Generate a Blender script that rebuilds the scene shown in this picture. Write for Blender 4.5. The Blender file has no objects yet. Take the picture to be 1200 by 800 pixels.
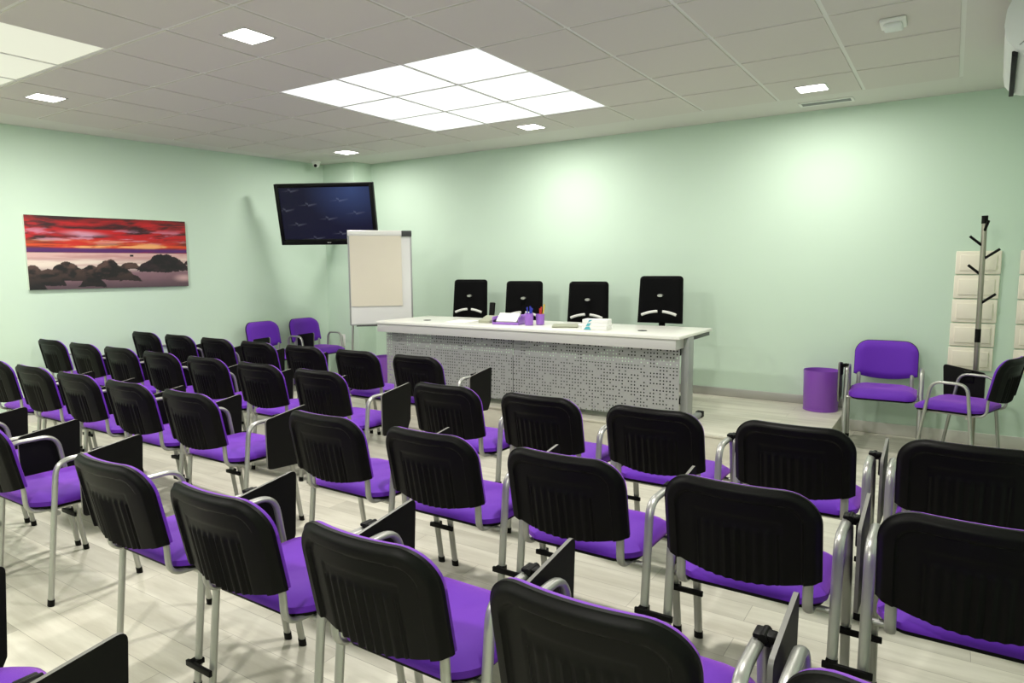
import bpy, bmesh, math, random
import numpy as np
from mathutils import Vector, Matrix

random.seed(7)
PI = math.pi
sc = bpy.context.scene
COL = sc.collection

# ------------------------------------------------------------------ materials
def new_mat(name):
    m = bpy.data.materials.new(name)
    m.use_nodes = True
    nt = m.node_tree
    return m, nt, nt.nodes['Principled BSDF']

def srgb(r, g, b):
    f = lambda c: (c / 255 / 12.92) if c / 255 <= 0.04045 else ((c / 255 + 0.055) / 1.055) ** 2.4
    return (f(r), f(g), f(b), 1)

def plain(name, col, rough=0.5, metal=0.0, spec=0.5, bump=0.0, bscale=400, trans=0.0, alpha=1.0, sheen=0.0, coat=0.0):
    m, nt, b = new_mat(name)
    b.inputs['Base Color'].default_value = col
    b.inputs['Roughness'].default_value = rough
    b.inputs['Metallic'].default_value = metal
    b.inputs['Specular IOR Level'].default_value = spec
    b.inputs['Transmission Weight'].default_value = trans
    b.inputs['Alpha'].default_value = alpha
    b.inputs['Coat Weight'].default_value = coat
    if sheen:
        b.inputs['Sheen Weight'].default_value = sheen
        b.inputs['Sheen Roughness'].default_value = 0.5
        b.inputs['Sheen Tint'].default_value = (0.68, 0.26, 1, 1)
    if bump:
        tc = nt.nodes.new('ShaderNodeTexCoord')
        n = nt.nodes.new('ShaderNodeTexNoise')
        n.inputs['Scale'].default_value = bscale
        n.inputs['Detail'].default_value = 3
        bp = nt.nodes.new('ShaderNodeBump')
        bp.inputs['Strength'].default_value = bump
        bp.inputs['Distance'].default_value = 0.002
        nt.links.new(tc.outputs['Object'], n.inputs['Vector'])
        nt.links.new(n.outputs['Fac'], bp.inputs['Height'])
        nt.links.new(bp.outputs['Normal'], b.inputs['Normal'])
    return m

def emit(name, col, strength):
    m, nt, b = new_mat(name)
    b.inputs['Base Color'].default_value = (0.12, 0.12, 0.12, 1)
    b.inputs['Emission Color'].default_value = col
    b.inputs['Emission Strength'].default_value = strength
    return m

M = {}
M['wall'] = plain('mint wall paint', (0.545, 0.675, 0.555, 1), 0.75, bump=0.15, bscale=250)
M['ceiling'] = plain('mineral ceiling tile', (0.63, 0.59, 0.545, 1), 0.9, bump=0.25, bscale=300)
M['border'] = plain('plasterboard border', (0.66, 0.64, 0.59, 1), 0.85)
M['tbar'] = plain('ceiling grid bar', (0.74, 0.73, 0.68, 1), 0.55)
M['purple'] = plain('purple fabric', (0.10, 0.0075, 0.375, 1), 0.7, spec=0.4, bump=0.3, bscale=700, sheen=0.6)
M['black'] = plain('black plastic', (0.003, 0.0027, 0.0024, 1), 0.46, spec=0.12, bump=0.12, bscale=900)
M['black_board'] = plain('black tablet board', (0.0035, 0.0033, 0.003, 1), 0.5, spec=0.15)
M['black_fabric'] = plain('black office fabric', (0.0028, 0.0028, 0.003, 1), 0.9, spec=0.1, bump=0.2, bscale=900)
M['silver'] = plain('silver painted tube', (0.40, 0.40, 0.37, 1), 0.36, metal=0.65)
M['chrome'] = plain('brushed steel', (0.36, 0.33, 0.28, 1), 0.30, metal=0.9)
M['alu'] = plain('aluminium baseboard', (0.42, 0.41, 0.38, 1), 0.4, metal=0.45)
M['white'] = plain('white lacquer', (0.78, 0.77, 0.73, 1), 0.35)
M['cream_tile'] = plain('cream padded tile', (0.80, 0.74, 0.62, 1), 0.5)
M['desk_white'] = plain('white desk laminate', (0.80, 0.79, 0.73, 1), 0.25)
M['desk_lip'] = plain('pale grey desk edge', (0.50, 0.49, 0.48, 1), 0.4)
M['grey_metal'] = plain('grey powder coated steel', (0.33, 0.34, 0.33, 1), 0.45, metal=0.3)
M['dark_metal'] = plain('dark grey steel', (0.05, 0.052, 0.05, 1), 0.45, metal=0.4)
M['board_white'] = plain('whiteboard enamel', (0.74, 0.73, 0.71, 1), 0.22)
M['paper'] = plain('cream flip paper', (0.71, 0.65, 0.535, 1), 0.8)
M['white_paper'] = plain('white paper', (0.85, 0.84, 0.82, 1), 0.8)
M['grey_paper'] = plain('grey green leaflet', (0.33, 0.34, 0.25, 1), 0.7)
M['teal'] = plain('teal print', (0.10, 0.42, 0.50, 1), 0.5)
M['lilac'] = plain('translucent lilac plastic', (0.42, 0.18, 0.72, 1), 0.3, trans=0.25)
M['bin'] = plain('translucent purple bin plastic', (0.26, 0.075, 0.50, 1), 0.35, trans=0.12)
M['blue_pen'] = plain('blue pen', (0.02, 0.03, 0.42, 1), 0.4)
M['red_pen'] = plain('red pen', (0.6, 0.03, 0.015, 1), 0.4)
M['yellow_pen'] = plain('yellow pen', (0.75, 0.48, 0.03, 1), 0.4)
M['tablet_edge_glint'] = plain('painted glint on tablet edge', (0.16, 0.155, 0.14, 1), 0.45)  # grey stands in for light caught on the board's edges
M['gloss_black'] = plain('gloss black bezel', (0.003, 0.003, 0.0035, 1), 0.35, spec=0.15)
M['ac_white'] = plain('air conditioner plastic', (0.72, 0.73, 0.71, 1), 0.4)
M['dark_hole'] = plain('dark opening', (0.006, 0.006, 0.006, 1), 0.9)
M['socket'] = plain('white socket plastic', (0.80, 0.79, 0.75, 1), 0.4)
M['panel_glow'] = emit('backlit panel', (0.97, 1.0, 0.985, 1), 1.15)
M['panel_glow_warm'] = emit('dimmer backlit panel', (0.90, 0.91, 0.72, 1), 0.80)
M['lamp_glow'] = emit('downlight glow', (1.0, 0.98, 0.94, 1), 14.0)

def floor_mat():
    m, nt, b = new_mat('pale laminate planks')
    L = nt.links.new
    tc = nt.nodes.new('ShaderNodeTexCoord')
    br = nt.nodes.new('ShaderNodeTexBrick')
    br.offset = 0.37
    br.inputs['Color1'].default_value = (0.0, 0.0, 0.0, 1)
    br.inputs['Color2'].default_value = (1.0, 1.0, 1.0, 1)
    br.inputs['Mortar'].default_value = (0.5, 0.5, 0.5, 1)
    br.inputs['Scale'].default_value = 1.0
    br.inputs['Brick Width'].default_value = 1.2
    br.inputs['Row Height'].default_value = 0.145
    br.inputs['Mortar Size'].default_value = 0.0012
    br.inputs['Mortar Smooth'].default_value = 0.3
    L(tc.outputs['Object'], br.inputs['Vector'])
    mp = nt.nodes.new('ShaderNodeMapping')
    mp.inputs['Scale'].default_value = (1.6, 13.0, 6.0)
    L(tc.outputs['Object'], mp.inputs['Vector'])
    # shift the grain per plank
    vm = nt.nodes.new('ShaderNodeVectorMath'); vm.operation = 'MULTIPLY_ADD'
    vm.inputs[1].default_value = (7.0, 3.0, 5.0)
    L(br.outputs['Color'], vm.inputs[0]); L(mp.outputs['Vector'], vm.inputs[2])
    n1 = nt.nodes.new('ShaderNodeTexNoise')
    n1.inputs['Scale'].default_value = 1.0; n1.inputs['Detail'].default_value = 6
    n1.inputs['Roughness'].default_value = 0.62
    L(vm.outputs['Vector'], n1.inputs['Vector'])
    cr = nt.nodes.new('ShaderNodeValToRGB')
    cr.color_ramp.elements[0].position = 0.30; cr.color_ramp.elements[0].color = (0.50, 0.47, 0.385, 1)
    cr.color_ramp.elements[1].position = 0.70; cr.color_ramp.elements[1].color = (0.70, 0.675, 0.575, 1)
    L(n1.outputs['Fac'], cr.inputs['Fac'])
    cr2 = nt.nodes.new('ShaderNodeValToRGB')
    cr2.color_ramp.elements[0].color = (0.86, 0.86, 0.86, 1)
    cr2.color_ramp.elements[1].color = (1.04, 1.04, 1.04, 1)
    L(br.outputs['Color'], cr2.inputs['Fac'])
    mx = nt.nodes.new('ShaderNodeMix'); mx.data_type = 'RGBA'; mx.blend_type = 'MULTIPLY'
    mx.inputs[0].default_value = 1.0
    L(cr.outputs['Color'], mx.inputs[6]); L(cr2.outputs['Color'], mx.inputs[7])
    mx2 = nt.nodes.new('ShaderNodeMix'); mx2.data_type = 'RGBA'
    L(br.outputs['Fac'], mx2.inputs[0]); L(mx.outputs[2], mx2.inputs[6])
    mx2.inputs[7].default_value = (0.30, 0.28, 0.23, 1)
    L(mx2.outputs[2], b.inputs['Base Color'])
    b.inputs['Roughness'].default_value = 0.42
    b.inputs['Specular IOR Level'].default_value = 0.4
    return m
M['floor'] = floor_mat()

def perforated_mat():
    m, nt, b = new_mat('perforated grey steel')
    L = nt.links.new
    def math_node(op, a=None, bb=None, v0=None, v1=None):
        n = nt.nodes.new('ShaderNodeMath'); n.operation = op
        if a is not None: L(a, n.inputs[0])
        if bb is not None: L(bb, n.inputs[1])
        if v0 is not None: n.inputs[0].default_value = v0
        if v1 is not None: n.inputs[1].default_value = v1
        return n.outputs[0]
    tc = nt.nodes.new('ShaderNodeTexCoord')
    sp = nt.nodes.new('ShaderNodeSeparateXYZ'); L(tc.outputs['Object'], sp.inputs[0])
    sx = math_node('MULTIPLY', sp.outputs['X'], v1=1 / 0.026)
    sz = math_node('MULTIPLY', sp.outputs['Z'], v1=1 / 0.026)
    fx = math_node('SUBTRACT', math_node('FRACT', sx), v1=0.5)
    fz = math_node('SUBTRACT', math_node('FRACT', sz), v1=0.5)
    d2 = math_node('ADD', math_node('MULTIPLY', fx, fx), math_node('MULTIPLY', fz, fz))
    hole = math_node('LESS_THAN', d2, v1=0.055)
    cb = nt.nodes.new('ShaderNodeCombineXYZ')
    L(math_node('FLOOR', sx), cb.inputs[0]); L(math_node('FLOOR', sz), cb.inputs[1])
    wn = nt.nodes.new('ShaderNodeTexWhiteNoise'); wn.noise_dimensions = '2D'
    L(cb.outputs[0], wn.inputs['Vector'])
    keep = math_node('LESS_THAN', wn.outputs['Value'], v1=0.68)
    fac = math_node('MULTIPLY', hole, keep)
    tr = nt.nodes.new('ShaderNodeBsdfTransparent')
    ms = nt.nodes.new('ShaderNodeMixShader')
    b.inputs['Base Color'].default_value = (0.33, 0.335, 0.33, 1)
    b.inputs['Metallic'].default_value = 0.2
    b.inputs['Roughness'].default_value = 0.45
    L(fac, ms.inputs[0]); L(b.outputs[0], ms.inputs[1]); L(tr.outputs[0], ms.inputs[2])
    L(ms.outputs[0], nt.nodes['Material Output'].inputs['Surface'])
    return m
M['perforated'] = perforated_mat()

def vcol_mat(name, emission):
    m, nt, b = new_mat(name)
    a = nt.nodes.new('ShaderNodeAttribute'); a.attribute_name = 'print'
    if emission:
        b.inputs['Base Color'].default_value = (0.004, 0.004, 0.005, 1)
        b.inputs['Roughness'].default_value = 0.3
        b.inputs['Specular IOR Level'].default_value = 0.15
        nt.links.new(a.outputs['Color'], b.inputs['Emission Color'])
        b.inputs['Emission Strength'].default_value = emission
    else:
        nt.links.new(a.outputs['Color'], b.inputs['Base Color'])
        b.inputs['Roughness'].default_value = 0.55
    return m
M['print'] = vcol_mat('canvas print', 0)
M['screen'] = vcol_mat('television screen colours', 0.9)

# ------------------------------------------------------------------ mesh helpers
class MB:
    def __init__(self):
        self.v = []; self.f = []
    def add(self, vs, fs):
        o = len(self.v)
        self.v += [tuple(p) for p in vs]
        self.f += [tuple(i + o for i in f) for f in fs]
        return self
    def box(self, x0, x1, y0, y1, z0, z1, bev=0.0, seg=2, mat=None):
        bm = bmesh.new()
        bmesh.ops.create_cube(bm, size=1.0)
        for v in bm.verts:
            v.co = Vector(((x0 + x1) / 2 + v.co.x * (x1 - x0), (y0 + y1) / 2 + v.co.y * (y1 - y0), (z0 + z1) / 2 + v.co.z * (z1 - z0)))
        if bev:
            bmesh.ops.bevel(bm, geom=bm.edges[:], offset=bev, segments=seg, profile=0.5, affect='EDGES', clamp_overlap=True)
        if mat is not None:
            bmesh.ops.transform(bm, matrix=mat, verts=bm.verts)
        bm.verts.index_update()
        self.add([v.co[:] for v in bm.verts], [[v.index for v in f.verts] for f in bm.faces])
        bm.free(); return self
    def tube(self, path, rx, rn=None, seg=10, cap=True, side=None):
        """sweep an ellipse along path; side = fixed direction for the rx axis (or None: free frame)"""
        rn = rn or rx
        P = [Vector(p) for p in path]
        n = len(P); rings = []
        up = None
        for i in range(n):
            if i == 0: t = P[1] - P[0]
            elif i == n - 1: t = P[-1] - P[-2]
            else: t = (P[i + 1] - P[i]).normalized() + (P[i] - P[i - 1]).normalized()
            t.normalize()
            if side is not None:
                s = Vector(side); s = (s - t * s.dot(t)).normalized()
            else:
                if up is None:
                    up = Vector((0, 0, 1)) if abs(t.z) < 0.9 else Vector((1, 0, 0))
                s = up - t * up.dot(t); s.normalize(); up = s
            u = t.cross(s).normalized()
            rings.append([P[i] + s * rx * math.cos(2 * PI * k / seg) + u * rn * math.sin(2 * PI * k / seg) for k in range(seg)])
        vs = [p for r in rings for p in r]; fs = []
        for i in range(n - 1):
            for k in range(seg):
                a = i * seg + k; b = i * seg + (k + 1) % seg
                fs.append((a, b, b + seg, a + seg))
        if cap:
            fs.append(tuple(range(seg - 1, -1, -1))); fs.append(tuple((n - 1) * seg + k for k in range(seg)))
        return self.add(vs, fs)
    def lathe(self, prof, c=(0, 0, 0), seg=24, close=False):
        vs = []; fs = []
        n = len(prof)
        for r, z in prof:
            for k in range(seg):
                a = 2 * PI * k / seg
                vs.append((c[0] + r * math.cos(a), c[1] + r * math.sin(a), c[2] + z))
        for i in range(n - 1):
            for k in range(seg):
                fs.append((i * seg + k, i * seg + (k + 1) % seg, (i + 1) * seg + (k + 1) % seg, (i + 1) * seg + k))
        fs.append(tuple(range(seg - 1, -1, -1)))
        fs.append(tuple((n - 1) * seg + k for k in range(seg)))
        return self.add(vs, fs)
    def prism(self, poly, axis, a0, a1):
        """extrude a 2-D polygon along axis 'x','y' or 'z'"""
        def pt(p, a):
            return {'x': (a, p[0], p[1]), 'y': (p[0], a, p[1]), 'z': (p[0], p[1], a)}[axis]
        n = len(poly)
        vs = [pt(p, a0) for p in poly] + [pt(p, a1) for p in poly]
        fs = [tuple(range(n - 1, -1, -1)), tuple(range(n, 2 * n))]
        fs += [(i, (i + 1) % n, n + (i + 1) % n, n + i) for i in range(n)]
        return self.add(vs, fs)
    def grid(self, fn, nu, nv, flip=False):
        vs = [fn(i / nu, j / nv) for j in range(nv + 1) for i in range(nu + 1)]
        fs = []
        for j in range(nv):
            for i in range(nu):
                a = j * (nu + 1) + i
                q = (a, a + 1, a + nu + 2, a + nu + 1)
                fs.append(q[::-1] if flip else q)
        return self.add(vs, fs)
    def mesh(self, name, mat, angle=40):
        me = bpy.data.meshes.new(name)
        me.from_pydata(self.v, [], self.f)
        bm = bmesh.new(); bm.from_mesh(me)
        bmesh.ops.remove_doubles(bm, verts=bm.verts, dist=1e-5)
        bmesh.ops.recalc_face_normals(bm, faces=bm.faces)
        bm.to_mesh(me); bm.free()
        for p in me.polygons: p.use_smooth = True
        me.set_sharp_from_angle(angle=math.radians(angle))
        if mat is not None: me.materials.append(M[mat] if isinstance(mat, str) else mat)
        return me
    def build(self, name, mat, parent=None, loc=None, angle=40):
        o = bpy.data.objects.new(name, self.mesh(name, mat, angle))
        COL.objects.link(o)
        if parent is not None: o.parent = parent
        if loc is not None: o.location = loc
        return o

def mesh_obj(name, me, parent=None):
    o = bpy.data.objects.new(name, me); COL.objects.link(o)
    if parent is not None: o.parent = parent
    return o

def tag(o, label=None, cat=None, group=None, kind=None):
    if label: o['label'] = label
    if cat: o['category'] = cat
    if group: o['group'] = group
    if kind: o['kind'] = kind
    return o

def thing(name, label, cat, loc=(0, 0, 0), rz=0.0, group=None):
    o = bpy.data.objects.new(name, None); COL.objects.link(o)
    o.empty_display_size = 0.1
    o.location = loc; o.rotation_euler = (0, 0, rz)
    return tag(o, label, cat, group)

def struct(name, mb, mat, parent=None):
    o = mb.build(name, mat, parent)
    if parent is None: o['kind'] = 'structure'
    return o

def arc(cx, cy, r, a0, a1, n=6):
    return [(cx + r * math.cos(a0 + (a1 - a0) * i / n), cy + r * math.sin(a0 + (a1 - a0) * i / n)) for i in range(n + 1)]

def rrect(x0, x1, y0, y1, r, n=5):
    p = arc(x1 - r, y0 + r, r, -PI / 2, 0, n) + arc(x1 - r, y1 - r, r, 0, PI / 2, n)
    p += arc(x0 + r, y1 - r, r, PI / 2, PI, n) + arc(x0 + r, y0 + r, r, PI, 1.5 * PI, n)
    return p

def fillet(pts, r, n=6):
    """round the inner corners of a polyline (3-D tuples)"""
    P = [Vector(p) for p in pts]; out = [P[0]]
    rs = r if isinstance(r, (list, tuple)) else [r] * (len(P) - 2)
    for i in range(1, len(P) - 1):
        a = (P[i - 1] - P[i]); b = (P[i + 1] - P[i])
        la, lb = a.length, b.length
        a.normalize(); b.normalize()
        ang = a.angle(b); d = min(rs[i - 1] / math.tan(ang / 2), la * 0.49, lb * 0.49)
        p0 = P[i] + a * d; p1 = P[i] + b * d
        for k in range(n + 1):
            t = k / n
            out.append(p0 * (1 - t) ** 2 + P[i] * 2 * t * (1 - t) + p1 * t ** 2)
    out.append(P[-1]); return out

# ------------------------------------------------------------------ room
CH = 2.70                     # ceiling height
PZ = 0.19                     # podium height
YB = 2.95                     # back wall
XR = 4.95                     # wall with the air conditioner
YF = -5.0                     # wall behind the camera
def xr(y): return 4.80 - .042 * (2.95 - y)              # wall with the air conditioner
def xl(y): return -2.90 + (y + 0.72) * 0.38 / 3.32   # picture wall, slightly out of square

T = 0.12
struct('floor', MB().box(-3.8, XR + T, YF - T, YB + T, -0.10, 0.0), 'floor')
struct('wall_back', MB().box(-2.2, XR + T, YB, YB + T, 0, CH), 'wall')
struct('wall_right', MB().prism([(xr(YF), YF), (xr(YB), YB), (XR + T, YB), (XR + T, YF)], 'z', 0, CH), 'wall')
struct('wall_front', MB().box(-3.8, XR + T, YF - T, YF, 0, CH), 'wall')
y0, y1 = YF, YB + T
struct('wall_left', MB().prism([(xl(y0), y0), (xl(y1), y1), (xl(y1) - T, y1), (xl(y0) - T, y0)], 'z', 0, CH), 'wall')
# boxed-out corner between picture wall and back wall
struct('wall_corner', MB().prism([(xl(2.64) - 0.01, 2.64), (-2.02, 2.68), (-1.985, YB + 0.02), (xl(YB) - 0.01, YB + 0.02)], 'z', 0, CH), 'wall')

# ceiling: plain border with a recessed tile field
mb = MB()
gx0, gx1, gy0, gy1 = -2.4, 4.2, -4.8, 2.4
mb.box(-3.8, XR + T, YF - T, YB + T, CH + 0.012, CH + 0.10)
mb.box(-3.8, gx0, YF, YB + T, CH, CH + 0.02)
mb.box(gx1, XR + T, YF, YB + T, CH, CH + 0.02)
mb.box(gx0, gx1, gy1, YB + T, CH, CH + 0.02)
mb.box(gx0, gx1, YF, gy0, CH, CH + 0.02)
struct('ceiling', mb, 'border')
panel_cells = set()
for i in range(0, 3):
    for j in range(0, 3): panel_cells.add((i, j))
for i in range(-3, 0):
    for j in range(-5, -2): panel_cells.add((i, j))
mb = MB()
for i in range(-4, 7):
    for j in range(-8, 4):
        if (i, j) in panel_cells: continue
        x, y = i * 0.6, j * 0.6
        g = 0.011
        # a lay-in tile whose face drops a little below the grid
        a = (x + g, y + g, x + 0.6 - g, y + 0.6 - g); c = 0.006
        vs = [(a[0], a[1], CH + 0.006), (a[2], a[1], CH + 0.006), (a[2], a[3], CH + 0.006), (a[0], a[3], CH + 0.006),
              (a[0] + c * .3, a[1] + c * .3, CH - 0.007), (a[2] - c * .3, a[1] + c * .3, CH - 0.007), (a[2] - c * .3, a[3] - c * .3, CH - 0.007), (a[0] + c * .3, a[3] - c * .3, CH - 0.007)]
        mb.add(vs, [(0, 1, 5, 4), (1, 2, 6, 5), (2, 3, 7, 6), (3, 0, 4, 7), (7, 6, 5, 4), (0, 3, 2, 1)])
struct('ceiling_tile_field', mb, 'ceiling')
mb = MB()
for i in range(-4, 8): mb.box(i * 0.6 - 0.012, i * 0.6 + 0.012, gy0, gy1, CH - 0.0005, CH + 0.012)
for j in range(-8, 5): mb.box(gx0, gx1, j * 0.6 - 0.0118, j * 0.6 + 0.0118, CH - 0.0003, CH + 0.0118)
struct('trim_1', mb, 'tbar')

# backlit ceiling panels
def light_panel(i0, j0, n, mat, label):
    t = thing('backlit_ceiling_panel', label, 'ceiling light', ((i0 + n / 2) * 0.6, (j0 + n / 2) * 0.6, CH), 0, 'backlit ceiling panels')
    h = n * 0.3
    for a in range(n):
        for b in range(n):
            MB().box(a * .6 - h + .015, a * .6 - h + .585, b * .6 - h + .015, b * .6 - h + .585, 0.001, 0.008).build('diffuser', mat, t)
    return t
light_panel(0, 0, 3, 'panel_glow', 'bright white backlit ceiling panel of nine squares above the aisle')
light_panel(-3, -5, 3, 'panel_glow_warm', 'dimmer yellowish backlit ceiling panel cut by the frame, above the picture wall chairs')

# square downlights
DL = [(-1.53, 2.11, 'square white downlight near the TV and dome camera'),
      (0.885, 2.11, 'square white downlight between the bright panel and the desk wall'),
      (3.29, 2.11, 'square white downlight beside the slotted vent above the wastebin end'),
      (-1.53, -0.89, 'square white downlight nearest the picture wall, beside the yellowish panel'),
      (0.885, -0.89, 'square white downlight on the tile between the two backlit panels'),
      (3.29, -0.89, ''), (-1.53, -3.89, ''), (0.885, -3.89, ''), (3.29, -3.89, '')]
DL_POWER = 33.0
for x, y, lab in DL:
    t = thing('downlight', lab or 'square white downlight over the rear of the room', 'ceiling light', (x, y, CH - 0.0072), 0, 'square downlights')
    fr = MB()
    for s in (-1, 1):
        fr.box(s * .100 - .006, s * .100 + .006, -.106, .106, -.005, .0, bev=.002)
        fr.box(-.106, .106, s * .100 - .006, s * .100 + .006, -.005, .0, bev=.002)
    fr.build('frame', 'white', t)
    MB().box(-.094, .094, -.094, .094, -.004, .001).build('diffuser', 'lamp_glow', t)
    ld = bpy.data.lights.new('downlight_lamp', 'AREA')
    ld.shape = 'SQUARE'; ld.size = 0.165; ld.energy = DL_POWER * (0.68 if y > 2 else 1.38); ld.color = (1.0, 0.97, 0.915)
    lo = bpy.data.objects.new('lamp', ld); COL.objects.link(lo); lo.parent = t
    lo.location = (0, 0, -0.010)

# podium and skirtings
PX0, PX1, PY0 = -0.60, 3.52, 1.44
mb = MB().box(PX0, PX1, PY0, YB, 0.0, PZ - 0.018)
mb.box(PX0 - .008, PX1 + .008, PY0 - .012, YB, PZ - 0.018, PZ, bev=.003)
podium = struct('podium', mb, 'floor'); podium.name = 'floor_podium'
struct('baseboard_back', MB().box(-1.99, PX1, YB - .012, YB, PZ, PZ + .078, bev=.003), 'alu')
mb = MB().box(PX1 + .002, xr(YB) - .002, YB - .012, YB, 0, .095, bev=.003)
struct('baseboard_back_floor', mb, 'border').name = 'baseboard_right'
mb = MB()
for a, b in ((YF, 2.63),):
    mb.prism([(xl(a), a), (xl(b), b), (xl(b) + .012, b), (xl(a) + .012, a)], 'z', 0, .085)
struct('baseboard_left', mb, 'border')

# ------------------------------------------------------------------ tablet-arm chairs
W2 = 0.227
def back_top(x, r=0.10):
    d = abs(x) - (W2 - r)
    return 0.0 if d <= 0 else r - math.sqrt(max(r * r - d * d, 0))
def back_xyz(u, v, inset=0.0):
    """u -1..1 across, v 0..1 up; returns x, y(mid surface), z"""
    w = W2 - inset
    x = math.sin(u * PI / 2) * w
    zt = 0.795 - inset - back_top(x * W2 / w) * (w / W2)
    e = abs(x) / w
    zb = 0.487 + inset + 0.036 * e ** 2.0
    z = zb + (zt - zb) * v
    y = -0.042 * (1 - (x / W2) ** 2) + 0.054 * (0.79 - z) / 0.27
    return x, y, z
def edge_dist(x, z):
    zt = 0.795 - back_top(x)
    d = min(W2 - abs(x), zt - z)
    cx, cz, r = W2 - .10, .695, .10
    if abs(x) > cx and z > cz:
        d = min(d, r - math.hypot(abs(x) - cx, z - cz))
    return max(d, 0)
def smooth(a, b, t):
    t = min(max((t - a) / (b - a), 0), 1); return t * t * (3 - 2 * t)

def shell_mesh():
    mb = MB(); NU, NV = 96, 56
    def back(u, v):
        x, y, z = back_xyz(u * 2 - 1, v)
        d = edge_dist(x, z)
        off = 0.024 - 0.017 * (1 - smooth(0, .020, d))          # rounded rim
        off -= 0.011 * smooth(.042, .049, d)                    # inset panel
        if abs(x) < .125 and z < .70:                           # second step and ribs
            k = smooth(0, .006, min(.125 - abs(x), .70 - z))
            off -= 0.003 * k
            if abs(x) < .115 and z < .675:
                off += 0.0075 * (0.5 + 0.5 * math.cos(x / .030 * 2 * PI)) * smooth(0, .02, .675 - z)
        return (x, y - off, z)
    def front(u, v):
        x, y, z = back_xyz(u * 2 - 1, v)
        return (x, y + 0.004, z)
    mb.grid(back, NU, NV, flip=True)
    mb.grid(front, NU, NV)
    # rim strip between the two sheets
    def rim(fn_list):
        for (a, b) in zip(fn_list[:-1], fn_list[1:]):
            mb.add([back(*a), back(*b), front(*b), front(*a)], [(0, 1, 2, 3)])
    rim([(i / NU, 0) for i in range(NU + 1)]); rim([(i / NU, 1) for i in range(NU + 1)])
    rim([(0, j / NV) for j in range(NV + 1)]); rim([(1, j / NV) for j in range(NV + 1)])
    return mb.mesh('back_shell', 'black', 50)

def pad_mesh():
    mb = MB(); NU, NV = 26, 20
    def front(u, v):
        x, y, z = back_xyz(u * 2 - 1, v, .003)
        d = edge_dist(x, z); d = min(d, (z - back_xyz(u * 2 - 1, 0, .003)[2]) + .002)
        return (x, y + 0.012 + 0.030 * math.sqrt(smooth(0, .06, d + .003)), z)
    def back(u, v):
        x, y, z = back_xyz(u * 2 - 1, v, .003)
        return (x, y + 0.005, z)
    mb.grid(front, NU, NV); mb.grid(back, NU, NV, flip=True)
    for L in ([(i / NU, 0) for i in range(NU + 1)], [(i / NU, 1) for i in range(NU + 1)], [(0, j / NV) for j in range(NV + 1)], [(1, j / NV) for j in range(NV + 1)]):
        for a, b in zip(L[:-1], L[1:]):
            mb.add([front(*a), front(*b), back(*b), back(*a)], [(0, 1, 2, 3)])
    return mb.mesh('backrest', 'purple', 60)

SX, SY0, SY1 = 0.228, 0.065, 0.525
def seat_outline(k):      # k 0..1 around
    pass
def seat_part(z_of, zflat, inset, name, mat, top=True):
    """a cushion from concentric rounded rectangles"""
    mb = MB(); rings = []
    N = 8
    for q in range(N + 1):
        s = q / N
        poly = rrect(-SX + inset, SX - inset, SY0 + inset, SY1 - inset, .070 - inset * .5, 9)
        # both ends bow outwards between the corners, the rear one strongly
        poly = [(px, py + (.050 * smooth(.5, 0, (py - SY0) / (SY1 - SY0)) - .018 * smooth(.5, 1, (py - SY0) / (SY1 - SY0))) * abs(px / SX) ** 2.2) for px, py in poly]
        cx, cy = 0, (SY0 + SY1) / 2
        ring = []
        for (x, y) in poly:
            px = cx + (x - cx) * (1 - s); py = cy + (y - cy) * (1 - s)
            ring.append((px, py, z_of(s, px, py)))
        rings.append(ring)
    n = len(rings[0])
    vs = [p for r in rings for p in r]; fs = []
    for i in range(N):
        for k in range(n):
            fs.append((i * n + k, i * n + (k + 1) % n, (i + 1) * n + (k + 1) % n, (i + 1) * n + k))
    base = [(p[0], p[1], zflat(p[0], p[1])) for p in rings[0]]
    vs += base; o = (N + 1) * n
    for k in range(n): fs.append((k, (k + 1) % n, o + (k + 1) % n, o + k))
    fs.append(tuple(o + k for k in range(n)))
    mb.add(vs, fs)
    return mb.mesh(name, mat, 60)
def fall(y):             # waterfall front edge and slight rear rise
    t = (y - SY0) / (SY1 - SY0)
    return -0.016 * smooth(.72, 1.0, t) + 0.004 * smooth(.3, 0, t)
seat_me = seat_part(lambda s, x, y: .434 + fall(y) + .033 * math.sqrt(smooth(0, .34, s + .012)) - .008 * smooth(.5, 1, s), lambda x, y: .417 + fall(y), 0, 'seat', 'purple')
under_me = seat_part(lambda s, x, y: .4165 + fall(y), lambda x, y: .402 + fall(y) , .012, 'seat_shell', 'black')

def side_path(s):
    x = s * .252
    return fillet([(x, .105, .012), (x, .168, .612), (x, .385, .612), (x, .478, .012)], [.070, .080], 8)
def side_mesh(s):
    return MB().tube(side_path(s), .0155, .0105, 12, side=(1, 0, 0)).mesh('arm_frame', 'silver', 60)
def cap_mesh(s, y, dy):
    x = s * .252
    return MB().tube([(x, y, .0), (x, y + dy * .03, .028)], .0175, .0125, 12, side=(1, 0, 0)).mesh('leg_cap', 'black', 60)
def jtube(s):
    x = s * .188
    p = fillet([(x, .052, .60), (x, .066, .50), (x, .070, .405), (x, .16, .396), (x, .47, .392)], [.05, .06, .05], 7)
    return MB().tube(p, .0150, .0085, 12, side=(1, 0, 0)).mesh('back_support', 'silver', 60)
def cross_mesh(y):
    return MB().tube([(-.245, y, .387), (.245, y, .387)], .010, .010, 10).mesh('crossbar', 'silver', 60)
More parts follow.
